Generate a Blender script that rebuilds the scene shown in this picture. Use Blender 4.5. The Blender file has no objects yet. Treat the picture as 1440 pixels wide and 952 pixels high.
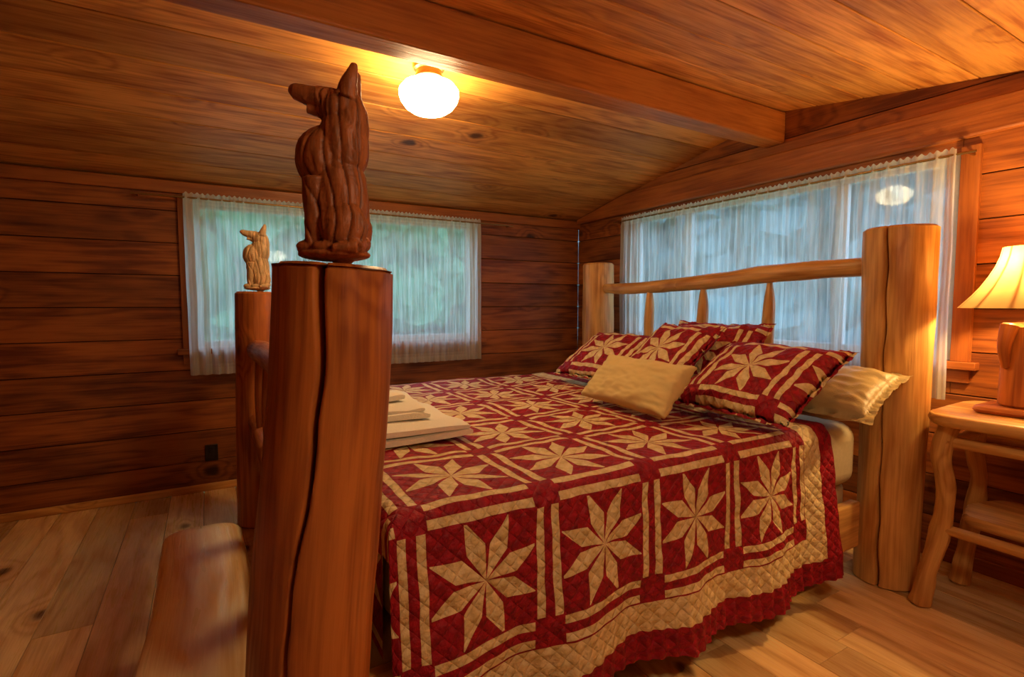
import bpy, bmesh, math, random
from mathutils import Vector, Matrix, noise, Euler
random.seed(7)
S=bpy.context.scene
S.view_settings.view_transform='Standard'
S.view_settings.exposure=0.70

# ------------------------------------------------------------------ node helpers
class NT:
    def __init__(s,name):
        s.mat=bpy.data.materials.new(name); s.mat.use_nodes=True
        s.nt=s.mat.node_tree; s.n=s.nt.nodes; s.l=s.nt.links
        s.n.clear(); s.out=s.n.new('ShaderNodeOutputMaterial')
    def inp(s,sock,v):
        if isinstance(v,bpy.types.NodeSocket): s.l.new(v,sock)
        else:
            try: sock.default_value=v
            except Exception: sock.default_value=(*v,1) if len(v)==3 else v
    def m(s,op,a,b=0.0,c=None,clamp=False):
        n=s.n.new('ShaderNodeMath'); n.operation=op; n.use_clamp=clamp
        s.inp(n.inputs[0],a); s.inp(n.inputs[1],b)
        if c is not None: s.inp(n.inputs[2],c)
        return n.outputs[0]
    def comb(s,x,y,z=0.0):
        n=s.n.new('ShaderNodeCombineXYZ'); s.inp(n.inputs[0],x); s.inp(n.inputs[1],y); s.inp(n.inputs[2],z); return n.outputs[0]
    def uv(s):
        n=s.n.new('ShaderNodeUVMap'); n.uv_map='UVMap'
        p=s.n.new('ShaderNodeSeparateXYZ'); s.l.new(n.outputs[0],p.inputs[0]); return p.outputs[0],p.outputs[1]
    def obj(s):
        n=s.n.new('ShaderNodeTexCoord'); p=s.n.new('ShaderNodeSeparateXYZ'); s.l.new(n.outputs['Object'],p.inputs[0])
        return n.outputs['Object'],p.outputs
    def noise(s,vec,scale=1,detail=2,rough=.5,dist=0):
        n=s.n.new('ShaderNodeTexNoise'); s.l.new(vec,n.inputs['Vector']); n.inputs['Scale'].default_value=scale
        n.inputs['Detail'].default_value=detail; n.inputs['Roughness'].default_value=rough; n.inputs['Distortion'].default_value=dist
        return n.outputs[0]
    def mr(s,v,a,b,c=0.,d=1.,smooth=True):
        n=s.n.new('ShaderNodeMapRange'); n.interpolation_type='SMOOTHSTEP' if smooth else 'LINEAR'
        s.inp(n.inputs[0],v)
        for i,x in enumerate((a,b,c,d)): n.inputs[i+1].default_value=x
        return n.outputs[0]
    def mix(s,f,a,b,mode='MIX'):
        n=s.n.new('ShaderNodeMix'); n.data_type='RGBA'; n.blend_type=mode
        s.inp(n.inputs[0],f)
        s.inp(n.inputs[6],(*a,1) if isinstance(a,tuple) and len(a)==3 else a)
        s.inp(n.inputs[7],(*b,1) if isinstance(b,tuple) and len(b)==3 else b)
        return n.outputs[2]
    def attr(s,name):
        n=s.n.new('ShaderNodeAttribute'); n.attribute_name=name; return n.outputs['Fac']
    def bsdf(s,color,rough=.5,bump=None,bs=.3,bd=.01,spec=.5,**kw):
        b=s.n.new('ShaderNodeBsdfPrincipled')
        s.inp(b.inputs['Base Color'],(*color,1) if isinstance(color,tuple) and len(color)==3 else color)
        s.inp(b.inputs['Roughness'],rough); b.inputs['Specular IOR Level'].default_value=spec
        for k,v in kw.items(): s.inp(b.inputs[k.replace('_',' ')],v)
        if bump is not None:
            n=s.n.new('ShaderNodeBump'); n.inputs['Strength'].default_value=bs; n.inputs['Distance'].default_value=bd
            s.l.new(bump,n.inputs['Height']); s.l.new(n.outputs[0],b.inputs['Normal'])
        return b.outputs[0]
    def done(s,sh): s.l.new(sh,s.out.inputs[0]); return s.mat

def wood(name,light,dark,knotc,rough=.45,knot=.5,kscale=2.0,ringk=16,tone=.5,across=9,ringamp=.48,spec=.4,bs=.3,ks=1.0,fineS=70.):
    t=NT(name); u,v=t.uv(); pr=t.attr('prand')
    U=t.m('ADD',u,t.m('MULTIPLY',pr,37.)); V=t.m('ADD',v,t.m('MULTIPLY',pr,91.))
    vn=t.n.new('ShaderNodeTexVoronoi'); vn.inputs['Scale'].default_value=kscale
    wob=t.noise(t.comb(U,V),14,3); wob2=t.noise(t.comb(V,U),14,3)
    t.l.new(t.comb(t.m('ADD',U,t.m('MULTIPLY',wob,.05)),t.m('ADD',t.m('MULTIPLY',V,1.4),t.m('MULTIPLY',wob2,.05))),vn.inputs['Vector'])
    d=vn.outputs['Distance']; sp=t.n.new('ShaderNodeSeparateColor'); t.l.new(vn.outputs['Color'],sp.inputs[0])
    has=t.m('LESS_THAN',sp.outputs[0],knot)
    dk=t.m('DIVIDE',d,t.m('MULTIPLY_ADD',sp.outputs[1],1.0,.45))
    kn=t.m('MULTIPLY',t.mr(dk,.045*ks,.10*ks,1,0),has)
    halo=t.m('MULTIPLY',t.mr(d,.0,.36,1,0),has)
    n1=t.noise(t.comb(t.m('MULTIPLY',U,.9),t.m('MULTIPLY',V,across)),1,2)
    ph=t.m('MULTIPLY',t.m('ADD',n1,t.m('MULTIPLY',halo,.45)),ringk*2.)
    ring=t.m('POWER',t.m('MULTIPLY_ADD',t.m('SINE',ph),.5,.5),1.8)
    fine=t.noise(t.comb(t.m('MULTIPLY',U,3.),t.m('MULTIPLY',V,fineS)),1,3,.65)
    big=t.noise(t.comb(t.m('MULTIPLY',U,1.6),t.m('MULTIPLY',V,5.)),1,3,.6)
    f=t.m('ADD',t.m('MULTIPLY',ring,ringamp),t.mr(fine,.32,.72,-.08,.42))
    f=t.m('ADD',f,t.mr(big,.3,.75,-.18,.5),clamp=True)
    c=t.mix(f,light,dark)
    c=t.mix(t.m('MULTIPLY',halo,.40),c,dark)
    c=t.mix(t.m('MULTIPLY',kn,.9),c,knotc)
    tn=t.m('MULTIPLY_ADD',pr,tone,1-tone/2)
    c=t.mix(1.0,c,t.comb(tn,tn,tn),'MULTIPLY')
    h=t.m('ADD',t.m('MULTIPLY',ring,.4),t.m('ADD',fine,t.m('MULTIPLY',kn,-.6)))
    return t.done(t.bsdf(c,t.mr(fine,.3,.7,rough-.08,rough+.12),h,bs,.004,spec))

W_wall=wood('wall_cedar',(.43,.130,.022),(.15,.034,.007),(.03,.008,.004),rough=.5,knot=.3,tone=.55,across=7)
W_ceil=wood('ceiling_pine',(.76,.34,.070),(.36,.105,.016),(.05,.014,.004),rough=.5,knot=.6,kscale=2.1,tone=.5,across=6,ks=1.1,ringamp=.42)
W_beam=wood('beam_fir',(.58,.21,.038),(.32,.09,.016),(.08,.02,.008),knot=.3,tone=.2,ringamp=.3)
W_trim=wood('trim_fir',(.42,.13,.024),(.22,.055,.010),(.08,.02,.008),knot=.2,tone=.2,ringamp=.3)
W_floor=wood('floor_pine',(.86,.60,.26),(.54,.27,.08),(.07,.022,.008),rough=.30,knot=.8,kscale=1.9,tone=.5,across=5,spec=.45,ks=1.15)
W_post=wood('post_log',(.56,.185,.036),(.26,.064,.012),(.08,.02,.006),rough=.4,knot=.45,kscale=1.9,tone=.2,across=10,ringk=18)
W_pale=wood('peeled_pine',(.76,.42,.12),(.42,.17,.035),(.12,.04,.012),rough=.42,knot=.5,kscale=2.5,tone=.3,across=8)
W_bench=wood('bench_peeled_log',(.95,.76,.42),(.74,.44,.16),(.16,.06,.02),rough=.32,knot=.7,kscale=3.0,tone=.1,across=9,ks=1.1)
def flat(name,c):
    t=NT(name); o,_=t.obj(); n=t.noise(o,8,2); return t.done(t.bsdf(t.mix(n,c,tuple(x*.5 for x in c)),.9))
W_gap=flat('plank_backing_board',(.025,.008,.003))

def carved(name,light,dark,rough=.4):
    t=NT(name); o,s=t.obj()
    n=t.noise(t.comb(t.m('MULTIPLY',s[0],70.),t.m('MULTIPLY',s[1],70.),t.m('MULTIPLY',s[2],12.)),1,3)
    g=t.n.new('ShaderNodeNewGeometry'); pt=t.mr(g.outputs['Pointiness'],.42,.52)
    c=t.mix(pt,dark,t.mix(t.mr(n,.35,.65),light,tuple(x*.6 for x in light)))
    return t.done(t.bsdf(c,rough,n,.6,.006,.35))
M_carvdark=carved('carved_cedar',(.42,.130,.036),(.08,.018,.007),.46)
M_carvpale=carved('carved_pale_wood',(.80,.56,.28),(.38,.2,.07),.5)

def plain(name,c,rough=.5,metal=0,noise_amt=.12,scale=40,spec=.5,bs=.1):
    t=NT(name); o,_=t.obj(); n=t.noise(o,scale,3)
    d=tuple(x*(1-noise_amt*2) for x in c)
    return t.done(t.bsdf(t.mix(n,c,d),rough,n,bs,.003,spec,Metallic=metal))
M_brass=plain('aged_brass',(.45,.28,.1),.35,1.0)
M_frame=plain('window_frame_vinyl',(.80,.84,.86),.4)
M_outlet=plain('outlet_plastic_brown',(.03,.018,.012),.35)
M_matt=plain('cream_sheet',(.56,.46,.28),.8,scale=60)
M_towel=plain('towel_terry',(.90,.86,.70),.95,noise_amt=.06,scale=200,bs=.8)
M_bark=plain('tree_bark',(.16,.16,.12),.9)
M_ground=plain('forest_ground',(.22,.38,.20),.95,scale=3)
M_leaf=plain('foliage_broadleaf',(.22,.50,.26),.8,noise_amt=.42,scale=2.2)
M_leafb=plain('foliage_spruce',(.24,.42,.46),.8,noise_amt=.42,scale=2.2)

def fabric(name,c,d,rough=.85,fs=220):
    t=NT(name); o,_=t.obj()
    n=t.noise(o,6,3); w=t.noise(o,fs,2)
    return t.done(t.bsdf(t.mix(n,c,d),rough,t.m('ADD',n,t.m('MULTIPLY',w,.4)),.5,.006,.2))
M_lumbar=fabric('cream_lumbar_fabric',(.78,.62,.28),(.68,.52,.21))
M_goldsat=fabric('gold_satin',(.56,.43,.20),(.33,.22,.08),.36)

def quiltmat(name,mode):
    t=NT(name); u,v=t.uv(); P=.39
    def loc(a): return t.m('MULTIPLY',t.m('SUBTRACT',t.m('FRACT',t.m('DIVIDE',a,P)),.5),P)
    jn=t.noise(t.comb(u,v),7,1)
    uu=t.m('ADD',u,t.m('MULTIPLY',t.m('SUBTRACT',jn,.5),.006)); vv=t.m('ADD',v,t.m('MULTIPLY',t.m('SUBTRACT',jn,.5),-.006))
    lx=loc(uu); ly=loc(vv); ax=t.m('ABSOLUTE',lx); ay=t.m('ABSOLUTE',ly)
    sx=t.m('GREATER_THAN',ax,.152); sy=t.m('GREATER_THAN',ay,.152)
    def band(a): return t.m('MULTIPLY',t.m('GREATER_THAN',a,.158),t.m('LESS_THAN',a,.182))
    cx=t.m('MULTIPLY',band(ax),t.m('SUBTRACT',1.,sy)); cy=t.m('MULTIPLY',band(ay),t.m('SUBTRACT',1.,sx))
    r=t.m('SQRT',t.m('ADD',t.m('MULTIPLY',lx,lx),t.m('MULTIPLY',ly,ly)))
    a=t.m('ADD',t.m('ARCTAN2',ly,lx),math.pi*2+.02)
    tt=t.m('SUBTRACT',t.m('MODULO',a,math.pi/4),math.pi/8)
    X=t.m('MULTIPLY',r,t.m('COSINE',tt)); Ys=t.m('MULTIPLY',r,t.m('SINE',tt))
    Xt=t.m('SUBTRACT',.172,X)
    # rhombus star point (straight sides, widest half way out), slightly off-axis -> pinwheel
    lo=t.m('GREATER_THAN',Ys,t.m('MULTIPLY',X,-.40))
    up=t.m('LESS_THAN',Ys,t.m('MULTIPLY',X,.25))
    ti=t.m('LESS_THAN',Ys,t.m('ADD',t.m('MULTIPLY',Xt,.30),-.004))
    t2=t.m('GREATER_THAN',Ys,t.m('ADD',t.m('MULTIPLY',Xt,-.36),-.004))
    blk=t.m('MULTIPLY',t.m('SUBTRACT',1.,sx),t.m('SUBTRACT',1.,sy))
    star=t.m('MULTIPLY',t.m('MULTIPLY',t.m('MULTIPLY',lo,up),t.m('MULTIPLY',ti,t2)),blk)
    cr=t.m('ADD',t.m('ADD',cx,cy),star,clamp=True)
    if mode=='quilt':
        gold=t.m('MULTIPLY',t.m('LESS_THAN',v,-.432),t.m('GREATER_THAN',v,-.530))
        red=t.m('LESS_THAN',v,-.530)
        hg=t.m('MULTIPLY',t.m('GREATER_THAN',u,1.60),t.m('LESS_THAN',u,1.70)); hr=t.m('GREATER_THAN',u,1.70)
        cr=t.m('MULTIPLY',t.m('MAXIMUM',cr,hg),t.m('SUBTRACT',1.,hr))
        cr=t.m('MULTIPLY',t.m('MAXIMUM',cr,t.m('MULTIPLY',gold,t.m('SUBTRACT',1.,hr))),t.m('SUBTRACT',1.,red))
    n=t.noise(t.comb(u,v),30,3,.6); n2=t.noise(t.comb(u,v),5,2)
    st=t.m('MULTIPLY',t.m('ABSOLUTE',t.m('SINE',t.m('MULTIPLY',t.m('ADD',u,v),math.pi/.045))),t.m('ABSOLUTE',t.m('SINE',t.m('MULTIPLY',t.m('SUBTRACT',u,v),math.pi/.045))))
    cream=t.mix(t.mr(n,.3,.7),(.86,.70,.38),(.66,.48,.20)); red=t.mix(t.mr(n,.3,.7),(.40,.006,.020),(.22,.003,.012))
    c=t.mix(cr,red,cream)
    h=t.m('ADD',t.m('MULTIPLY',t.m('POWER',st,.5),.45),t.m('ADD',n,t.m('MULTIPLY',n2,.6)))
    return t.done(t.bsdf(c,.58,h,.8,.016,.3))
M_quilt=quiltmat('patchwork_star_quilt','quilt'); M_sham=quiltmat('patchwork_star_sham','sham')

def sheer():
    t=NT('sheer_curtain_fabric'); u,v=t.uv()
    w=t.noise(t.comb(t.m('MULTIPLY',u,60.),t.m('MULTIPLY',v,3.)),1,3)
    dens=t.attr('prand')
    tr=t.n.new('ShaderNodeBsdfTransparent'); tr.inputs[0].default_value=(.93,.97,1,1)
    tl=t.n.new('ShaderNodeBsdfTranslucent'); tl.inputs[0].default_value=(.90,.92,.88,1)
    df=t.n.new('ShaderNodeBsdfDiffuse'); df.inputs[0].default_value=(.80,.78,.66,1)
    a=t.n.new('ShaderNodeMixShader'); a.inputs[0].default_value=.34; t.l.new(tl.outputs[0],a.inputs[1]); t.l.new(df.outputs[0],a.inputs[2])
    b=t.n.new('ShaderNodeMixShader'); f=t.m('ADD',dens,t.mr(w,.3,.7,-.14,.14),clamp=True)
    t.l.new(f,b.inputs[0]); t.l.new(tr.outputs[0],b.inputs[1]); t.l.new(a.outputs[0],b.inputs[2])
    return t.done(b.outputs[0])
M_sheer=sheer()
def glass():
    t=NT('window_glass')
    tr=t.n.new('ShaderNodeBsdfTransparent'); tr.inputs[0].default_value=(.95,.98,1,1)
    gl=t.n.new('ShaderNodeBsdfGlossy'); gl.inputs['Roughness'].default_value=.03
    b=t.n.new('ShaderNodeMixShader'); b.inputs[0].default_value=.04; t.l.new(tr.outputs[0],b.inputs[1]); t.l.new(gl.outputs[0],b.inputs[2])
    return t.done(b.outputs[0])
M_glass=glass()
def emis(name,c,s):
    t=NT(name); e=t.n.new('ShaderNodeEmission'); e.inputs[0].default_value=(*c,1); e.inputs[1].default_value=s; return t.done(e.outputs[0])
M_globe=emis('lit_opal_glass',(1,.70,.34),32)
M_fillglobe=emis('added_fill_globe',(1,.80,.52),26)  # emission of the added fill globe, no such lamp known
M_bulb=emis('lit_bulb',(1,.66,.3),12)
def shade():
    t=NT('lamp_shade_linen'); u,v=t.uv()
    n=t.noise(t.comb(t.m('MULTIPLY',u,40.),t.m('MULTIPLY',v,40.)),1,2)
    rib=t.m('POWER',t.m('ABSOLUTE',t.m('COSINE',t.m('MULTIPLY',u,math.pi*12))),30.)
    tl=t.n.new('ShaderNodeBsdfTranslucent'); t.inp(tl.inputs[0],t.mix(rib,t.mix(n,(.44,.29,.11),(.36,.23,.08)),(.14,.06,.015)))
    df=t.n.new('ShaderNodeBsdfDiffuse'); df.inputs[0].default_value=(.6,.42,.2,1)
    a=t.n.new('ShaderNodeMixShader'); a.inputs[0].default_value=.5; t.l.new(tl.outputs[0],a.inputs[1]); t.l.new(df.outputs[0],a.inputs[2])
    return t.done(a.outputs[0])
M_shade=shade()

# ------------------------------------------------------------------ mesh builder
class MB:
    def __init__(s): s.v=[];s.f=[];s.uv=[];s.mi=[];s.pr=[]
    def face(s,idx,uvs,mi=0,pr=.5): s.f.append(idx);s.uv.append(uvs);s.mi.append(mi);s.pr.append(pr)
    def box(s,p0,p1,g=0,mi=0,pr=None,M=None):
        if pr is None: pr=random.random()
        b=len(s.v); c=[]
        for i in range(8):
            q=Vector((p1[0] if i&1 else p0[0],p1[1] if i&2 else p0[1],p1[2] if i&4 else p0[2]))
            c.append(q); s.v.append(M@q if M else q)
        for fi,ax in (((0,4,6,2),0),((1,3,7,5),0),((0,1,5,4),1),((2,6,7,3),1),((0,2,3,1),2),((4,5,7,6),2)):
            o=[a for a in (0,1,2) if a!=ax]
            if ax==g: ua,va=o
            else: ua=g; va=[a for a in o if a!=g][0]
            s.face([b+k for k in fi],[(c[k][ua],c[k][va]+ax*.37) for k in fi],mi,pr)
    def log(s,path,nseg=24,mi=0,pr=None,wob=.03,crack=None,sub=8,seed=0,lump=3.0,capb=.012,M=None):
        if pr is None: pr=random.random()
        pts=[]
        P=[Vector(p[:3]) for p in path]; R=[p[3] for p in path]
        n=len(P)
        def cr(a,b,c,d,t): return .5*((2*b)+(c-a)*t+(2*a-5*b+4*c-d)*t*t+(3*b-a-3*c+d)*t**3)
        for i in range(n-1):
            a=max(i-1,0);d=min(i+2,n-1)
            for k in range(sub):
                t=k/sub; pts.append((cr(P[a],P[i],P[i+1],P[d],t),cr(R[a],R[i],R[i+1],R[d],t)))
        pts.append((P[-1],R[-1]))
        d0=(pts[1][0]-pts[0][0]).normalized(); d1=(pts[-1][0]-pts[-2][0]).normalized()
        cb=min(capb,pts[0][1]*.3)
        pts=[(pts[0][0],pts[0][1]-cb)]+[(pts[0][0]+d0*cb,pts[0][1])]+pts[1:-1]+[(pts[-1][0]-d1*cb,pts[-1][1])]+[(pts[-1][0],pts[-1][1]-cb)]
        base=len(s.v); L=0; Ls=[]
        T=(pts[1][0]-pts[0][0]).normalized()
        ref=Vector((1,0,0)) if abs(T.x)<.8 else Vector((0,1,0))
        A=(ref-T*ref.dot(T)).normalized()
        for i,(p,r) in enumerate(pts):
            q=pts[min(i+1,len(pts)-1)][0]-pts[max(i-1,0)][0]
            if q.length>1e-9: T=q.normalized()
            A=(A-T*A.dot(T)).normalized(); B=T.cross(A)
            if i: L+=(p-pts[i-1][0]).length
            Ls.append(L)
            for k in range(nseg):
                a=2*math.pi*k/nseg
                nz=noise.noise(Vector((math.cos(a)*1.2+seed*7.3,math.sin(a)*1.2,L*lump)))+.5*noise.noise(Vector((math.cos(a)*3+seed*3.3,math.sin(a)*3,L*lump*2)))
                rr=r*(1+wob*nz)
                if crack:
                    ca=crack['phi'](L); da=(a-ca+math.pi)%(2*math.pi)-math.pi
                    w=crack['w'](L)
                    if w>0: rr-=crack['d']*math.exp(-(da*r/w)**2)
                q=p+(A*math.cos(a)+B*math.sin(a))*rr
                s.v.append(M@q if M else q)
        rm=sum(R)/len(R)
        for i in range(len(pts)-1):
            for k in range(nseg):
                k2=(k+1)%nseg
                a0=2*math.pi*k/nseg*rm; a1=2*math.pi*(k+1)/nseg*rm
                s.face([base+i*nseg+k,base+i*nseg+k2,base+(i+1)*nseg+k2,base+(i+1)*nseg+k],[(Ls[i],a0),(Ls[i],a1),(Ls[i+1],a1),(Ls[i+1],a0)],mi,pr)
        for e,i in ((0,0),(1,len(pts)-1)):
            idx=[base+i*nseg+k for k in range(nseg)]
            uvs=[(rm*math.cos(2*math.pi*k/nseg)*.3,rm*math.sin(2*math.pi*k/nseg)) for k in range(nseg)]
            if e==0: idx=idx[::-1]; uvs=uvs[::-1]
            s.face(idx,uvs,mi,pr)
    def grid(s,nu,nv,fn,mi=0,prf=None,flip=False):
        b=len(s.v); uvs=[]; prs=[]
        for j in range(nv+1):
            for i in range(nu+1):
                p,uv=fn(i/nu,j/nv); s.v.append(Vector(p)); uvs.append(uv); prs.append(prf(i/nu,j/nv) if prf else .5)
        for j in range(nv):
            for i in range(nu):
                q=[j*(nu+1)+i,j*(nu+1)+i+1,(j+1)*(nu+1)+i+1,(j+1)*(nu+1)+i]
                if flip: q=q[::-1]
                s.face([b+k for k in q],[uvs[k] for k in q],mi,sum(prs[k] for k in q)/4)
    def lathe(s,prof,c,nseg=48,mi=0,rf=None,M=None):
        b=len(s.v); n=len(prof)
        for i,(r,z) in enumerate(prof):
            for k in range(nseg):
                a=2*math.pi*k/nseg; rr=rf(a,i/(n-1),r) if rf else r
                q=Vector((math.cos(a)*rr,math.sin(a)*rr,z)); q=(M@q if M else q)+Vector(c); s.v.append(q)
        for i in range(n-1):
            for k in range(nseg):
                k2=(k+1)%nseg
                s.face([b+i*nseg+k,b+i*nseg+k2,b+(i+1)*nseg+k2,b+(i+1)*nseg+k],[(k/nseg,i/n),((k+1)/nseg,i/n),((k+1)/nseg,(i+1)/n),(k/nseg,(i+1)/n)],mi,.5)
    def make(s,name,mats,parent=None,smooth=True,bevel=0,angle=40,subsurf=0):
        me=bpy.data.meshes.new(name); me.from_pydata([tuple(v) for v in s.v],[],s.f)
        uvl=me.uv_layers.new(name='UVMap'); at=me.attributes.new('prand','FLOAT','FACE')
        for i,p in enumerate(me.polygons):
            p.material_index=s.mi[i]; at.data[i].value=s.pr[i]; p.use_smooth=smooth
            for j,_ in enumerate(p.loop_indices): uvl.data[p.loop_start+j].uv=s.uv[i][j]
        for m in mats: me.materials.append(m)
        ob=bpy.data.objects.new(name,me); S.collection.objects.link(ob)
        if bevel:
            b=ob.modifiers.new('bevel','BEVEL'); b.width=bevel; b.segments=2; b.limit_method='ANGLE'; b.angle_limit=math.radians(50)
        if smooth:
            try: me.set_sharp_from_angle(angle=math.radians(angle))
            except Exception: pass
        if parent: ob.parent=parent
        return ob
def empty(name,loc=(0,0,0)):
    e=bpy.data.objects.new(name,None); e.location=loc; S.collection.objects.link(e); return e

# ------------------------------------------------------------------ room
XL,XR,YN,YF=-1.9,3.08,-0.8,4.0
RY,RZ,SF,SN=2.02,2.43,.197,.155
def ceilz(y): return RZ-(SF*(y-RY) if y>RY else SN*(RY-y))
def rows(z0,z1,h):
    r=[];z=z0
    while z<z1-1e-6: r.append((z,min(z+h,z1))); z+=h
    return r
def wall(name,axis,pos,out,a0,a1,ztop,op=None,gable=False,h=.205):
    mb=MB(); G=.0022
    for z0,z1 in rows(0,ztop,h):
        A0,A1=a0,a1
        if gable and z0>1.7:
            A0=max(a0,RY-(RZ+.04-z0)/SN);A1=min(a1,RY+(RZ+.04-z0)/SF)
            if A1<=A0: continue
        pr=random.random()
        segs=[(A0,A1,z0+G,z1-G)]
        bsegs=[(A0,A1,z0,z1)]
        if op:
            o0,o1,oz0,oz1=op
            if z1>oz0 and z0<oz1:
                segs=[(A0,o0,z0+G,z1-G),(o1,A1,z0+G,z1-G)]
                if z0<oz0: segs.append((o0,o1,z0+G,oz0))
                if z1>oz1: segs.append((o0,o1,oz1,z1-G))
                bsegs=[(A0,o0,z0,z1),(o1,A1,z0,z1)]
                if z0<oz0: bsegs.append((o0,o1,z0,oz0))
                if z1>oz1: bsegs.append((o0,o1,oz1,z1))
        for k,sg in enumerate((segs,bsegs)):
            d0,d1=(0,.02) if k==0 else (.012,.06)
            q0,q1=sorted((pos+out*d0,pos+out*d1))
            for (b0,b1,c0,c1) in sg:
                if axis=='x': mb.box((b0,q0,c0),(b1,q1,c1),0,k,pr=pr)
                else: mb.box((q0,b0,c0),(q1,b1,c1),1,k,pr=pr)
    return mb.make(name,[W_wall,W_gap],bevel=.003)
T=.06
wall('wall_far','x',YF,1,XL,XR,2.035,(-.06,1.96,.96,1.92))
wall('wall_near','x',YN,-1,XL,XR,ceilz(YN)+.01)
wall('wall_right','y',XR,1,YN,YF,2.6,(1.08,3.24,.98,1.96),True)
wall('wall_left','y',XL,-1,YN,YF,2.6,None,True)
mb=MB(); x=XL; G=.001
while x<XR:
    w=.185; y=YN-random.random()*1.5
    while y<YF:
        y2=y+1.8+random.random()*1.6
        mb.box((x+G,max(y,YN),-.02),(min(x+w,XR)-G,min(y2,YF)-G,0),1); y=y2
    x+=w
mb.box((XL,YN,-.06),(XR,YF,-.012),1,1)
mb.make('floor',[W_floor,W_gap],bevel=.0012)
mb=MB(); w=.25; G=.003
for sgn,SL in ((1,SF),(-1,SN)):
    ang=math.atan(SL)
    Mx=Matrix.Translation((0,RY,RZ))@Matrix.Rotation(-sgn*ang,4,'X')
    d=0; lim=(YF+T-RY if sgn>0 else RY-YN+T)/math.cos(ang)
    while d<lim:
        y0,y1=(d,min(d+w,lim)) if sgn>0 else (-min(d+w,lim),-d)
        mb.box((XL-T,y0+G,0),(XR+T,y1-G,.02),0,M=Mx); d+=w
    y0,y1=(0,lim) if sgn>0 else (-lim,0)
    mb.box((XL-T,y0,.010),(XR+T,y1,.06),0,1,M=Mx)
mb.make('ceiling',[W_ceil,W_gap],bevel=.004)
mb=MB(); mb.box((XL,1.96,2.23),(XR,2.09,2.415),0,pr=.5); mb.make('ridge_beam',[W_beam],bevel=.008)
mb=MB(); mb.box((XL,YF-.03,1.955),(XR,YF,2.03),0,pr=.2); mb.make('trim_1',[W_trim],bevel=.006)
mb=MB(); ye=YF-.031; yb=RY+(RZ-2.175)/SF
pts_=[(.3,2.02),(ye,2.0),(ye,ceilz(ye)-.004),(yb,2.17),(.3,2.17)]
for xx in (XR-.05,XR):
    for (yy,zz) in pts_: mb.v.append(Vector((xx,yy,zz)))
n=len(pts_)
mb.face(list(range(n))[::-1],[(mb.v[k].y,mb.v[k].z) for k in range(n)][::-1],0,.5)
mb.face([n+k for k in range(n)],[(mb.v[k].y,mb.v[k].z) for k in range(n)],0,.5)
for k in range(n):
    k2=(k+1)%n; q=[k,k2,n+k2,n+k]; mb.face(q,[(mb.v[j].y,mb.v[j].x) for j in q],0,.5)
mb.make('trim_2',[W_trim],bevel=.01)
mb=MB(); mb.box((XL,YF-.018,0),(XR,YF,.05),0,pr=.8); mb.make('baseboard_far',[W_pale],bevel=.006)
mb=MB(); mb.box((XR-.018,YN,0),(XR,YF-.02,.07),1,pr=.1); mb.make('baseboard_right',[W_trim],bevel=.006)

def window(name,axis,o0,o1,z0,z1,muls):
    mb=MB(); fr=.045
    def bx(a0,a1,c0,c1,d0,d1,mi=0,g=0,pr=.5):
        if axis=='x': mb.box((a0,YF+d0,c0),(a1,YF+d1,c1),0 if g==0 else 2,mi,pr)
        else: mb.box((XR+d0,a0,c0),(XR+d1,a1,c1),1 if g==0 else 2,mi,pr)
    bx(o0,o0+fr,z0,z1,.01,.05); bx(o1-fr,o1,z0,z1,.01,.05); bx(o0+fr,o1-fr,z0,z0+fr,.01,.05); bx(o0+fr,o1-fr,z1-fr,z1,.01,.05)
    for m in muls: bx(m-.03,m+.03,z0+fr,z1-fr,.012,.048)
    bx(o0+fr,o1-fr,z0+fr,z1-fr,.028,.032,1)
    tw=.075
    bx(o0-tw,o0,z0-.0,z1+.02,-.022,0,2,1,.4); bx(o1,o1+tw,z0,z1+.02,-.022,0,2,1,.4)
    bx(o0-tw-.03,o1+tw+.03,z0-.035,z0,-.05,0,2,0,.5)
    bx(o0-tw,o1+tw,z0-.10,z0-.035,-.02,0,2,0,.3)
    return mb.make(name,[M_frame,M_glass,W_trim],bevel=.004)
window('window_1','x',-.06,1.96,.96,1.92,[])
window('window_2','y',1.08,3.24,.98,1.96,[1.62,2.7])

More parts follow.
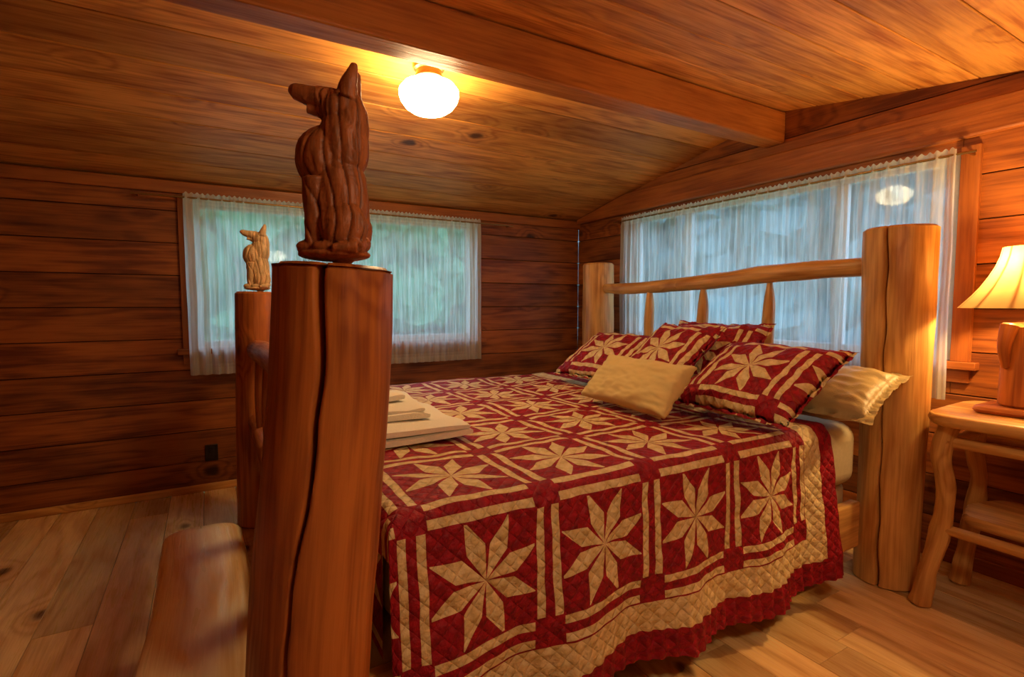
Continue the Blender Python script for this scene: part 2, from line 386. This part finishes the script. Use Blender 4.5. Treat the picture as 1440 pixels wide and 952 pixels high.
def curtain(name,axis,a0,a1,z0,z1,off,rod0,rod1,seed,d0):
    e=empty(name)
    def fn(s,t):
        a=a0+(a1-a0)*s; z=z0+(z1-z0)*t
        k=a*2*math.pi/.065
        amp=.011+.007*noise.noise(Vector((a*6,seed,0)))
        w=amp*math.sin(k+1.8*noise.noise(Vector((a*4,z*1.2,seed))))+.012*noise.noise(Vector((a*7,z*1.5,seed+4)))
        w+=.004*math.sin(a*2*math.pi/.025+seed)
        if t>.955: w*=.45
        aa=a+.006*noise.noise(Vector((a*12,z*3,seed)))
        zz=z+(.006*math.sin(a*2*math.pi/.03) if t>.99 else 0)
        if axis=='x': return (aa,YF-off+w,zz),(a,z)
        return (XR-off+w,aa,zz),(a,z)
    def dens(s,t):
        a=a0+(a1-a0)*s
        e_=min(a-a0,a1-a); d=d0+.16*noise.noise(Vector((a*9,seed,1)))
        if e_<.17: d+=(.94-d0)*(1-e_/.17)**.5
        if t>.95 or t<.05: d+=.3
        if z0+(z1-z0)*t<.97: d+=.1
        return min(d,.97)
    mb=MB(); mb.grid(520,50,fn,0,dens); mb.make(name+'_sheer_panel',[M_sheer],e)
    mb=MB(); zr=z1-.03
    if axis=='x':
        mb.log([(rod0,YF-off,zr,.006),(rod1,YF-off,zr,.006)],12,wob=0,sub=2,capb=.001)
        for r in (rod0+.03,rod1-.03): mb.box((r-.005,YF-off,zr-.005),(r+.005,YF-.001,zr+.005))
    else:
        mb.log([(XR-off,rod0,zr,.006),(XR-off,rod1,zr,.006)],12,wob=0,sub=2,capb=.001)
        for r in (rod0+.03,rod1-.03): mb.box((XR-off,r-.005,zr-.005),(XR-.001,r+.005,zr+.005))
    mb.make(name+'_rod',[M_brass],e)
curtain('sheer_curtain','x',-.10,2.0,.79,1.955,.07,-.37,2.32,1.3,.52)
curtain('sheer_curtain','y',1.07,3.30,.80,1.965,.09,1.0,3.4,5.1,.55)

mb=MB(); mb.box((-.035,YF-.008,.20),(.04,YF,.31)); mb.box((-.015,YF-.011,.215),(.02,YF-.008,.248)); mb.box((-.015,YF-.011,.262),(.02,YF-.008,.295))
mb.make('wall_outlet',[M_outlet],bevel=.002)

# ------------------------------------------------------------------ bed
bed=empty('log_bed')
def mkcrack(pts,d,w):
    def phi(L):
        for (l0,p0),(l1,p1) in zip(pts,pts[1:]):
            if L<=l1: 
                t=(L-l0)/(l1-l0); return p0+(p1-p0)*t+.025*math.sin(L*23)+.03*noise.noise(Vector((L*9,1,0)))
        return pts[-1][1]
    return {'phi':phi,'d':d,'w':lambda L:w*(.75+.35*math.sin(L*5+1))}
mb=MB()
fa=math.atan2(-1.13,-.21)
mb.log([(.150,1.165,0,.126),(.160,1.160,.30,.124),(.178,1.150,.6,.125),(.200,1.140,.85,.124),(.222,1.128,1.1,.120),(.232,1.122,1.33,.117)],230,pr=.45,wob=.045,sub=22,seed=1,
  crack=mkcrack([(0,fa-.25),(.35,fa-.28),(.6,fa-.42),(.8,fa-.30),(1.0,fa-.18),(1.4,fa-.22)],.045,.0055),capb=.015)
mb.make('foot_post_near',[W_post],bed,angle=70)
mb=MB()
mb.log([(.235,3.27,0,.12),(.24,3.27,.5,.118),(.25,3.27,1.32,.112)],90,pr=.7,wob=.05,sub=14,seed=2)
mb.make('foot_post_far',[W_post],bed)
mb=MB(); ha=math.atan2(-1.13,-2.6)
mb.log([(2.64,1.13,0,.125),(2.64,1.13,.3,.122),(2.65,1.13,.8,.128),(2.64,1.13,1.2,.134),(2.635,1.13,1.585,.136)],200,pr=.6,wob=.04,sub=22,seed=3,
  crack=mkcrack([(0,ha-.25),(.5,ha-.3),(1.0,ha-.34),(1.6,ha-.36)],.04,.005))
mb.make('head_post_near',[W_pale],bed,angle=70)
mb=MB()
mb.log([(2.68,3.22,0,.125),(2.68,3.22,.8,.122),(2.68,3.22,1.57,.118)],60,pr=.5,wob=.05,sub=12,seed=4)
mb.make('head_post_far',[W_pale],bed)
mb=MB()
mb.log([(2.65,1.22,1.425,.043),(2.65,1.7,1.418,.048),(2.65,2.2,1.385,.045),(2.66,2.8,1.365,.04),(2.67,3.14,1.375,.036)],28,pr=.4,wob=.12,seed=6,lump=6)
mb.log([(2.65,1.22,.86,.045),(2.66,2.2,.87,.05),(2.67,3.14,.86,.042)],28,pr=.3,wob=.08,seed=7)
for i,yy in enumerate((1.75,2.19,2.64)):
    mb.log([(2.655,yy,.89,.026),(2.655,yy+.005,1.08,.033),(2.655,yy,1.25,.03),(2.655,yy,1.35,.016),(2.655,yy,1.37,.014)],20,pr=.2+.2*i,wob=.1,seed=8+i)
mb.make('headboard_rails',[W_pale],bed)
mb=MB()
mb.log([(.22,1.22,1.02,.05),(.23,2.2,1.03,.055),(.24,3.18,1.0,.055)],28,pr=.5,wob=.08,seed=12)
mb.log([(.21,1.24,.60,.05),(.22,2.2,.6,.055),(.235,3.18,.6,.055)],28,pr=.5,wob=.08,seed=13)
for i in range(4):
    yy=1.62+i*.39; mb.log([(.225,yy,.63,.03),(.225,yy,.8,.036),(.225,yy,1.0,.026)],18,pr=.4,wob=.08,seed=14+i)
mb.make('footboard_rails',[W_post],bed)
mb=MB()
mb.box((.27,1.19,.15),(2.53,1.235,.36),0,pr=.6); mb.box((.30,3.09,.15),(2.58,3.13,.36),0,pr=.6)
mb.make('side_rails',[W_pale],bed,bevel=.01)
mb=MB(); mb.box((.36,1.24,.2),(2.50,3.08,.44)); mb.make('box_spring',[M_matt],bed,bevel=.03)
mb=MB(); mb.box((.36,1.19,.44),(2.50,3.12,.725)); o=mb.make('mattress',[M_matt],bed,bevel=.07)
o.modifiers['bevel'].segments=6

ZT=.752; YQ0,YQ1=1.155,3.155; XQ=.345; RR=.055
def prof(t):
    q=RR*math.pi/2
    if t<=0: return 0,0
    if t<q: a=t/RR; return RR*math.sin(a),RR*(1-math.cos(a))
    return RR,RR+(t-q)
S0=-.40; S1=1.79
V0=-.625; VT=(YQ1-YQ0-2*RR)+.07
def quilt(s,t):
    u=S0+(S1-S0)*s; v=V0+(VT+.62*1-V0)*t
    X=u+.40; inner0=YQ0+RR; drop=0
    if v<.04:
        o,d=prof(.04-v); Y=inner0-o; drop=d
    elif v>VT:
        o,d=prof(v-VT); Y=inner0+(VT-.04)+o; drop=d
    else: Y=inner0+(v-.04)
    xe=XQ+RR
    if X<xe:
        o,d2=prof(xe-X); Xp=xe-min(o,RR+.004)
        d2=min(d2,.42)
        if drop>0: d2=min(d2,.1)
        drop=max(drop,d2); X=Xp
    z=ZT-drop
    if drop<.01:
        z+=.010*noise.noise(Vector((X*3,Y*3,1)))+.006*noise.noise(Vector((X*12,Y*12,3)))
    side=1 if v<.04 else (-1 if v>VT else 0)
    if side and drop>RR*.6:
        k=(drop-.03)/.55
        w=.020*k*(math.sin(X*2*math.pi/.43+1)+.6)+.020*k*(noise.noise(Vector((X*5,drop*2,2)))+.3)+.007*noise.noise(Vector((X*18,drop*14,6)))
        if drop>.43:
            kk=min((drop-.43)/.13,1)
            w+=.005*kk*math.sin(X*2*math.pi/.05+3*noise.noise(Vector((X*6,drop*3,9))))+.010*kk*noise.noise(Vector((X*14,drop*4,5)))
        Y-=side*max(w+.012*k,-.004)
        z+=.010*math.sin(X*6+1)*k+.006*k*noise.noise(Vector((X*9,0,0)))
        X+=.05*k*max(0,(X-1.2)/.95)
    return (X,Y,z),(u,v)
mb=MB(); mb.grid(400,520,quilt)
mb.make('patchwork_quilt',[M_quilt],bed,angle=180)

def pillow(name,mat,center,w,h,T_,tilt,yaw=0,roll=0,parent=None,flange=.0,seed=0,uvs=1.0,uvo=(0,0)):
    mb=MB()
    M=Matrix.Translation(center)@Matrix.Rotation(math.radians(yaw),4,'Z')@Matrix.Rotation(-math.radians(tilt),4,'Y')@Matrix.Rotation(math.radians(roll),4,'Z')
    def mk(sg):
        def fn(a,b):
            s=a*2-1;t=b*2-1
            pin=1-.075*(1-s*s)*abs(t)**3; pin2=1-.075*(1-t*t)*abs(s)**3
            s_in=min(1,abs(s)/(1-flange/(w/2))) ; t_in=min(1,abs(t)/(1-flange/(h/2)))
            e=max(0,(1-s_in**2.6))*max(0,(1-t_in**2.6))
            th=T_/2*(e**.42)+.002
            nz=.012*noise.noise(Vector((s*2.5+seed*3,t*2.5,sg)))+.007*noise.noise(Vector((s*7+seed,t*7,sg)))
            if s_in>=1 or t_in>=1: nz=.004*math.sin(s*22+t*19)
            z=sg*th+nz
            return M@Vector((t*h/2*pin,s*w/2*pin2,z)),((-s*w/2*uvs+.195+uvo[0]),(t*h/2*uvs+.195+uvo[1]))
        return fn
    mb.grid(70,54,mk(1),flip=True); mb.grid(70,54,mk(-1),flip=False)
    o=mb.make(name,[mat],parent,angle=180)
    bm=bmesh.new(); bm.from_mesh(o.data); bmesh.ops.remove_doubles(bm,verts=bm.verts,dist=.0045); bmesh.ops.recalc_face_normals(bm,faces=bm.faces); bm.to_mesh(o.data); bm.free()
    return o
pillow('gold_sham_pillow',M_goldsat,(2.33,1.33,.875),.66,.40,.15,24,yaw=3,flange=.03,seed=1)
pillow('quilted_sham_pillow',M_sham,(2.03,1.39,.930),.62,.50,.15,33,yaw=-4,flange=.02,seed=2)
pillow('quilted_sham_pillow',M_sham,(2.13,2.46,.930),.60,.48,.14,32,yaw=4,flange=.02,seed=3)
pillow('quilted_sham_pillow',M_sham,(2.09,1.96,.975),.52,.50,.13,42,yaw=-10,flange=.02,seed=4)
pillow('quilted_sham_pillow',M_sham,(2.34,1.90,.97),.60,.48,.13,50,yaw=3,flange=.02,seed=5)
pillow('lumbar_pillow',M_lumbar,(1.71,1.79,.885),.60,.27,.12,48,yaw=-4,flange=.0,seed=6)

tw=empty('folded_towels')
def towel(mb,cx,cy,z,w,d,h,rot,seed):
    M=Matrix.Translation((cx,cy,z))@Matrix.Rotation(rot,4,'Z')
    n=48
    def fn(a,b):
        an=a*2*math.pi; c,s_=math.cos(an),math.sin(an)
        x=math.copysign(abs(c)**.22,c)*w/2; zz=math.copysign(abs(s_)**.5,s_)*h/2+h/2
        y=(b-.5)*d*(1+.015*noise.noise(Vector((x*6,seed,0))))
        e=1-abs(2*b-1)**10*.35
        zz=h/2+(zz-h/2)*e+.010*noise.noise(Vector((x*6,y*6,seed)))*(.5+zz/h)
        x*=1+.03*noise.noise(Vector((y*7,seed,zz*30)))
        return M@Vector((x,y,zz)),(a,b)
    b0=len(mb.v); mb.grid(n,30,fn)
    for j in (0,30):
        idx=[b0+j*(n+1)+i for i in range(n)]
        mb.face(idx if j else idx[::-1],[(0,0)]*n)
mb=MB()
towel(mb,.58,2.0,.764,.50,.60,.028,.05,1); towel(mb,.585,2.0,.791,.48,.58,.026,.02,2)
towel(mb,.56,2.06,.816,.36,.42,.026,-.12,3); towel(mb,.56,2.07,.841,.35,.40,.024,-.15,4)
towel(mb,.53,2.10,.864,.24,.26,.026,.25,5)
mb.make('towel_stack',[M_towel],tw,angle=60)

# ------------------------------------------------------------------ carved wolves
def wolf(name,mat,loc,rotz,sc,var=0):
    bm=bmesh.new()
    def ell(c,r,rot=None):
        M=Matrix.Translation(c)@(Euler(rot).to_matrix().to_4x4() if rot else Matrix())@Matrix.Diagonal((*r,1))
        bmesh.ops.create_uvsphere(bm,u_segments=20,v_segments=12,radius=1,matrix=M)
    def cone(a,b,ra,rb):
        a=Vector(a);b=Vector(b);d=b-a
        q=Vector((0,0,1)).rotation_difference(d).to_matrix().to_4x4()
        bmesh.ops.create_cone(bm,cap_ends=True,segments=16,radius1=ra,radius2=rb,depth=d.length,matrix=Matrix.Translation((a+b)/2)@q)
    ell((.008,0,.11),(.056,.052,.13)); ell((-.026,0,.205),(.056,.046,.066)); ell((.016,0,.235),(.05,.046,.085))
    ell((.012,0,.305),(.043,.038,.042)); ell((.030,0,.275),(.036,.038,.07))
    cone((-.005,0,.322),(-.082,0,.340),.027,.017); ell((-.078,0,.341),(.016,.014,.015))
    cone((-.01,0,.300),(-.056,0,.308),.018,.010)
    for y in (-1,1):
        cone((.024,y*.018,.325),(.044,y*.022,.392),.024,.006)
        cone((-.040,y*.022,.16),(-.044,y*.022,.012),.024,.016); ell((-.056,y*.022,.020),(.026,.016,.014))
        ell((.018,y*.034,.060),(.048,.028,.055)); ell((-.01,y*.042,.018),(.034,.016,.014))
    cone((.05,0,.03),(.045,-.05,.02),.018,.014); cone((.045,-.05,.02),(.0,-.066,.016),.015,.008)
    ell((-.008,0,.006),(.075,.066,.014))
    me=bpy.data.meshes.new('tmp'); bm.to_mesh(me); bm.free()
    ob=bpy.data.objects.new(name,me); S.collection.objects.link(ob)
    r=ob.modifiers.new('r','REMESH'); r.mode='VOXEL'; r.voxel_size=.0024
    s=ob.modifiers.new('s','SMOOTH'); s.iterations=3; s.factor=.5
    dg=bpy.context.evaluated_depsgraph_get(); dg.update()
    m2=bpy.data.meshes.new_from_object(ob.evaluated_get(dg)); ob.modifiers.clear(); ob.data=m2
    ns=[v.normal.copy() for v in m2.vertices]
    for v,nn in zip(m2.vertices,ns):
        c=v.co
        if c.z<.014: continue
        a=math.atan2(c.y,c.x+.01)
        fade=min(1,(c.z-.014)/.03)
        if c.x<-.035 and c.z>.27: fade*=.1
        ln=noise.noise(Vector((c.x*9,c.y*9,c.z*5)))
        g=math.sin(a*6+1.2*math.sin(c.z*13)+5*ln)            # broad locks
        g2=math.sin(a*19+2.0*math.sin(c.z*15)+9*ln)          # chisel cuts
        fac=round(noise.noise(c*32)*3)/3                      # faceted knife marks
        v.co=c+nn*(fade*(.0045*(.35-(1-abs(g))**3)+.0014*g2*max(0,.3+noise.noise(c*20)))+.0022*fac)
    for p in m2.polygons: p.use_smooth=True
    m2.materials.clear(); m2.materials.append(mat)
    zmin=min(v.co.z for v in m2.vertices)
    for v in m2.vertices: v.co.z=max(v.co.z-zmin-.004,0)
    ob.scale=(sc,)*3; ob.rotation_euler=(0,0,rotz); ob.location=loc
    return ob
fd=math.atan2(.506,-.863)-math.pi
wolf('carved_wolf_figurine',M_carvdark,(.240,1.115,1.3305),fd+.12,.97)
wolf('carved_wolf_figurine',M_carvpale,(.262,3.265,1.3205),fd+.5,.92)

# ------------------------------------------------------------------ ceiling light and added fill globe
pr_=[(.055,-.060),(.058,-.072),(.085,-.080),(.118,-.095),(.136,-.118),(.138,-.140),(.130,-.165),(.110,-.193),(.08,-.213),(.04,-.224),(.001,-.227)]
for CX,CY,mt in ((.925,2.335,M_globe),(.9,-.15,M_fillglobe)):  # second entry: unseen globe added above the frame to fill the room with light
    cl=empty('ceiling_and_fill_light'); CZ=ceilz(CY)-.01
    mb=MB(); mb.lathe([(.0,.03),(.072,.03),(.075,-.014),(.07,-.028),(.058,-.034),(.058,-.055),(.066,-.060),(.066,-.068),(.055,-.070),(.0,-.070)],(CX,CY,CZ),40)
    mb.make('fixture_canopy',[M_brass],cl)
    mb=MB(); mb.lathe(pr_,(CX,CY,CZ-.004),48); mb.make('opal_globe',[mt],cl,angle=60)

# ------------------------------------------------------------------ nightstand
ns=empty('rustic_nightstand')
mb=MB()
ZN=.815
def slab(mb,x0,x1,y0,y1,z0,z1,mi=0,seed=0,pr=.5,amp=.012,N=60):
    pts=[]
    cx,cy=(x0+x1)/2,(y0+y1)/2
    for k in range(N):
        a=2*math.pi*k/N; c,s_=math.cos(a),math.sin(a)
        px=cx+math.copysign(abs(c)**.28,c)*(x1-x0)/2; py=cy+math.copysign(abs(s_)**.28,s_)*(y1-y0)/2
        d=amp*noise.noise(Vector((px*7,py*7,seed)))
        pts.append((px+c*d,py+s_*d))
    b=len(mb.v)
    lv=[(z0,-.012),(z0+.008,-.003),((z0+z1)/2,.003),(z1-.006,-.002),(z1,-.008)]
    for z,o in lv:
        for (px,py) in pts:
            dx,dy=px-cx,py-cy; l=math.hypot(dx,dy); mb.v.append(Vector((px+dx/l*o,py+dy/l*o,z)))
    for i in range(len(lv)-1):
        for k in range(N):
            k2=(k+1)%N
            q=[b+i*N+k,b+i*N+k2,b+(i+1)*N+k2,b+(i+1)*N+k]
            mb.face(q,[(mb.v[j].y,mb.v[j].x+mb.v[j].z) for j in q],mi,pr)
    q=[b+k for k in range(N)][::-1]; mb.face(q,[(mb.v[j].y,mb.v[j].x) for j in q],mi,pr)
    q=[b+(len(lv)-1)*N+k for k in range(N)]; mb.face(q,[(mb.v[j].y,mb.v[j].x) for j in q],mi,pr)
slab(mb,2.49,3.02,.28,.975,ZN-.045,ZN,seed=1,pr=.5,amp=.03)
slab(mb,2.60,2.97,.34,.88,.355,.40,seed=3,pr=.7,amp=.03)
mb.make('top_and_shelf',[W_pale],ns,angle=50)
mb=MB()
for i,(x,y,dx,dy) in enumerate(((2.56,.90,-.03,.05),(2.88,.90,-.0,.04),(2.56,.36,-.03,-.04),(2.90,.36,.0,-.04))):
    mb.log([(x+dx,y+dy,0,.040),(x+dx*.9+.012,y+dy*.7,.14,.033),(x+dx*.2+.022,y+dy*.2,.32,.036),(x-.012,y-.012,.50,.030),(x-.008,y+.012,.64,.034),(x+.004,y-.005,ZN-.045,.038)],24,pr=.3+.15*i,wob=.22,seed=20+i,lump=9)
for y in (.36,.90): mb.log([(2.53,y,.70,.02),(2.72,y+.01,.69,.018),(2.91,y,.70,.02)],16,pr=.4,wob=.15,seed=30)
for x in (2.57,2.90):
    mb.log([(x,.36,.335,.02),(x,.90,.335,.02)],16,pr=.4,wob=.15,seed=31); mb.log([(x,.36,.70,.022),(x,.90,.70,.022)],16,pr=.4,wob=.15,seed=32)
mb.make('log_legs',[W_pale],ns)

lp=empty('table_lamp')
LX,LY=2.78,.73
mb=MB(); mb.log([(LX,LY,ZN+.03,.085),(LX,LY,ZN+.15,.08),(LX+.003,LY,ZN+.28,.078),(LX,LY,ZN+.36,.076)],48,pr=.3,wob=.06,seed=40,lump=6)
mb.log([(LX-.07,LY+.04,ZN+.36,.03),(LX-.085,LY+.05,ZN+.27,.022),(LX-.075,LY+.045,ZN+.18,.012)],16,pr=.6,wob=.1,seed=41)
mb.log([(LX+.05,LY-.06,ZN+.36,.03),(LX+.06,LY-.07,ZN+.24,.022),(LX+.055,LY-.065,ZN+.12,.012)],16,pr=.6,wob=.1,seed=42)
mb.make('log_lamp_base',[W_post],lp)
mb=MB(); slab(mb,LX-.13,LX+.13,LY-.13,LY+.13,ZN,ZN+.03,seed=5,amp=.01); mb.make('lamp_foot',[W_post],lp,angle=50)
mb=MB()
prs=[(.222,1.235),(.205,1.255),(.180,1.285),(.155,1.32),(.132,1.36),(.113,1.40),(.100,1.44),(.094,1.475)]
mb.lathe(prs,(LX,LY,0),96,rf=lambda a,t,r:r*(1+.018*abs(math.sin(a*6))-.01))
mb.make('bell_shade',[M_shade],lp,angle=80)
mb=MB(); mb.lathe([(.0,1.17),(.018,1.17),(.02,1.21),(.012,1.215),(.012,1.26),(.0,1.26)],(LX,LY,0),20)
mb.log([(LX,LY,1.25,.003),(LX+.07,LY,1.30,.003),(LX+.07,LY,1.42,.003),(LX,LY,1.47,.003)],8,wob=0,sub=4,capb=.0005)
mb.log([(LX,LY,1.25,.003),(LX-.07,LY,1.30,.003),(LX-.07,LY,1.42,.003),(LX,LY,1.47,.003)],8,wob=0,sub=4,capb=.0005)
mb.log([(LX-.094,LY,1.47,.002),(LX+.094,LY,1.47,.002)],8,wob=0,sub=2,capb=.0005)
mb.make('lamp_hardware',[M_brass],lp)
mb=MB(); mb.lathe([(.0,1.26),(.014,1.265),(.03,1.30),(.03,1.325),(.02,1.35),(.0,1.358)],(LX,LY,0),24); mb.make('light_bulb',[M_bulb],lp)
L=bpy.data.lights.new('lamp_bulb_light','POINT'); L.energy=24; L.color=(1,.64,.26); L.shadow_soft_size=.04
lo=bpy.data.objects.new('lamp_bulb_light',L); lo.location=(LX,LY,1.40); S.collection.objects.link(lo); lo.parent=lp

# ------------------------------------------------------------------ peeled half-log bench at the foot of the bed
be=empty('half_log_bench')
def bench():
    mb=MB(); y0,y1=.25,2.20; N=110; M_=48; b=len(mb.v)
    for j in range(N+1):
        y=y0+(y1-y0)*j/N
        e=max(0,(y-(y1-.10))/.10); r=math.sqrt(max(0,1-e*e)); r=max(r,.03)
        hw=(.124+.008*noise.noise(Vector((y*5,0,3))))*(.6+.4*r); cx=-.040+.010*math.sin(y*4+.5)
        top=.445+.004*math.sin(y*7); hh=.12*(.35+.65*r)
        for i in range(M_):
            a=2*math.pi*i/M_; c,s_=math.cos(a),math.sin(a)
            x=math.copysign(abs(c)**.62,c)*hw*(1+.04*noise.noise(Vector((c*1.5,s_*1.5,y*5))))
            z=s_*hh
            if s_>0: z=hh*(s_**.42)*.45
            mb.v.append(Vector((cx+x,y,top-hh*.45+z-(1-r)*.02)))
    for j in range(N):
        for i in range(M_):
            k=(i+1)%M_
            q=[b+j*M_+i,b+j*M_+k,b+(j+1)*M_+k,b+(j+1)*M_+i]; q=q[::-1]
            uvm={b+j*M_+i:(j,i),b+j*M_+k:(j,i+1),b+(j+1)*M_+k:(j+1,i+1),b+(j+1)*M_+i:(j+1,i)}
            mb.face(q,[(y0+(y1-y0)*uvm[k2][0]/N,uvm[k2][1]/M_*.7) for k2 in q],0,.5)
    for j,rv in ((0,1),(N,0)):
        idx=[b+j*M_+i for i in range(M_)]
        if not rv: idx=idx[::-1]
        mb.face(idx,[(mb.v[k].x*.3,mb.v[k].z) for k in idx],0,.5)
    o=mb.make('bench_seat',[W_bench],be,angle=70)
    bm=bmesh.new(); bm.from_mesh(o.data); bmesh.ops.recalc_face_normals(bm,faces=bm.faces); bm.to_mesh(o.data); bm.free()
    mb=MB()
    for y in (.5,1.95):
        for x in (-.10,.02): mb.log([(x-.02+(.03 if x>0 else -.02),y,0,.032),(x,y,.32,.028)],18,pr=.5,wob=.1,seed=50+y+x)
    mb.make('bench_legs',[W_pale],be)
bench()

# ------------------------------------------------------------------ outside
mb=MB(); mb.box((-14,4.3,-.5),(30,30,-.42)); mb.box((3.4,-14,-.5),(30,4.3,-.42)); mb.make('outdoor_ground',[M_ground],smooth=False)
def tree(x,y,h,r,seed,mat):
    e=empty('garden_tree',(0,0,0)); rnd=random.Random(seed)
    mb=MB(); mb.log([(x,y,-.45,.16),(x+.05,y,h*.5,.12),(x,y,h*.9,.05)],14,wob=.1,seed=seed); mb.make('trunk',[M_bark],e)
    bm=bmesh.new()
    for i in range(64):
        c=Vector((x+rnd.uniform(-r,r)*1.15,y+rnd.uniform(-r,r)*.7,h*rnd.uniform(-.05,1)))
        bmesh.ops.create_icosphere(bm,subdivisions=3,radius=r*rnd.uniform(.16,.40),matrix=Matrix.Translation(c))
    for v in bm.verts: v.co+=Vector((noise.noise(v.co*2.9),noise.noise(v.co*2.9+Vector((9,0,0))),noise.noise(v.co*2.9+Vector((0,9,0)))))*.4
    me=bpy.data.meshes.new('foliage'); bm.to_mesh(me); bm.free(); me.materials.append(mat)
    o=bpy.data.objects.new('foliage',me); S.collection.objects.link(o); o.parent=e
for i,(x,y,h,r) in enumerate(((-3.5,13,5,2.2),(-.6,12.5,5.4,2.2),(2.4,13,5.2,2.2),(5.4,13.5,5.4,2.2),(8.4,13.5,5.2,2.2),(1.0,16,5.2,2.4),(5,17,5.2,2.4))):
    tree(x,y,h,r,i+2,M_leaf)
for i,(x,y,h,r) in enumerate(((11.4,13,5.2,2.2),(13,10,5,2.2),(13.5,7,4.6,2.2),(13.5,4,4.6,2.2),(13,1.2,5,2.0))):
    tree(x,y,h,r,i+9,M_leafb)
w=bpy.data.worlds.new('sky'); S.world=w; w.use_nodes=True
bg=w.node_tree.nodes['Background']; bg.inputs[0].default_value=(.54,.74,1.0,1); bg.inputs[1].default_value=2.2

# ------------------------------------------------------------------ camera
cam=bpy.data.cameras.new('camera'); co=bpy.data.objects.new('camera',cam); S.collection.objects.link(co)
cam.sensor_width=36; cam.lens=36*733/1440; cam.clip_start=.02
co.location=(0,0,1.25); co.rotation_euler=(math.radians(90-3.75),0,math.radians(-30.4))
S.camera=co
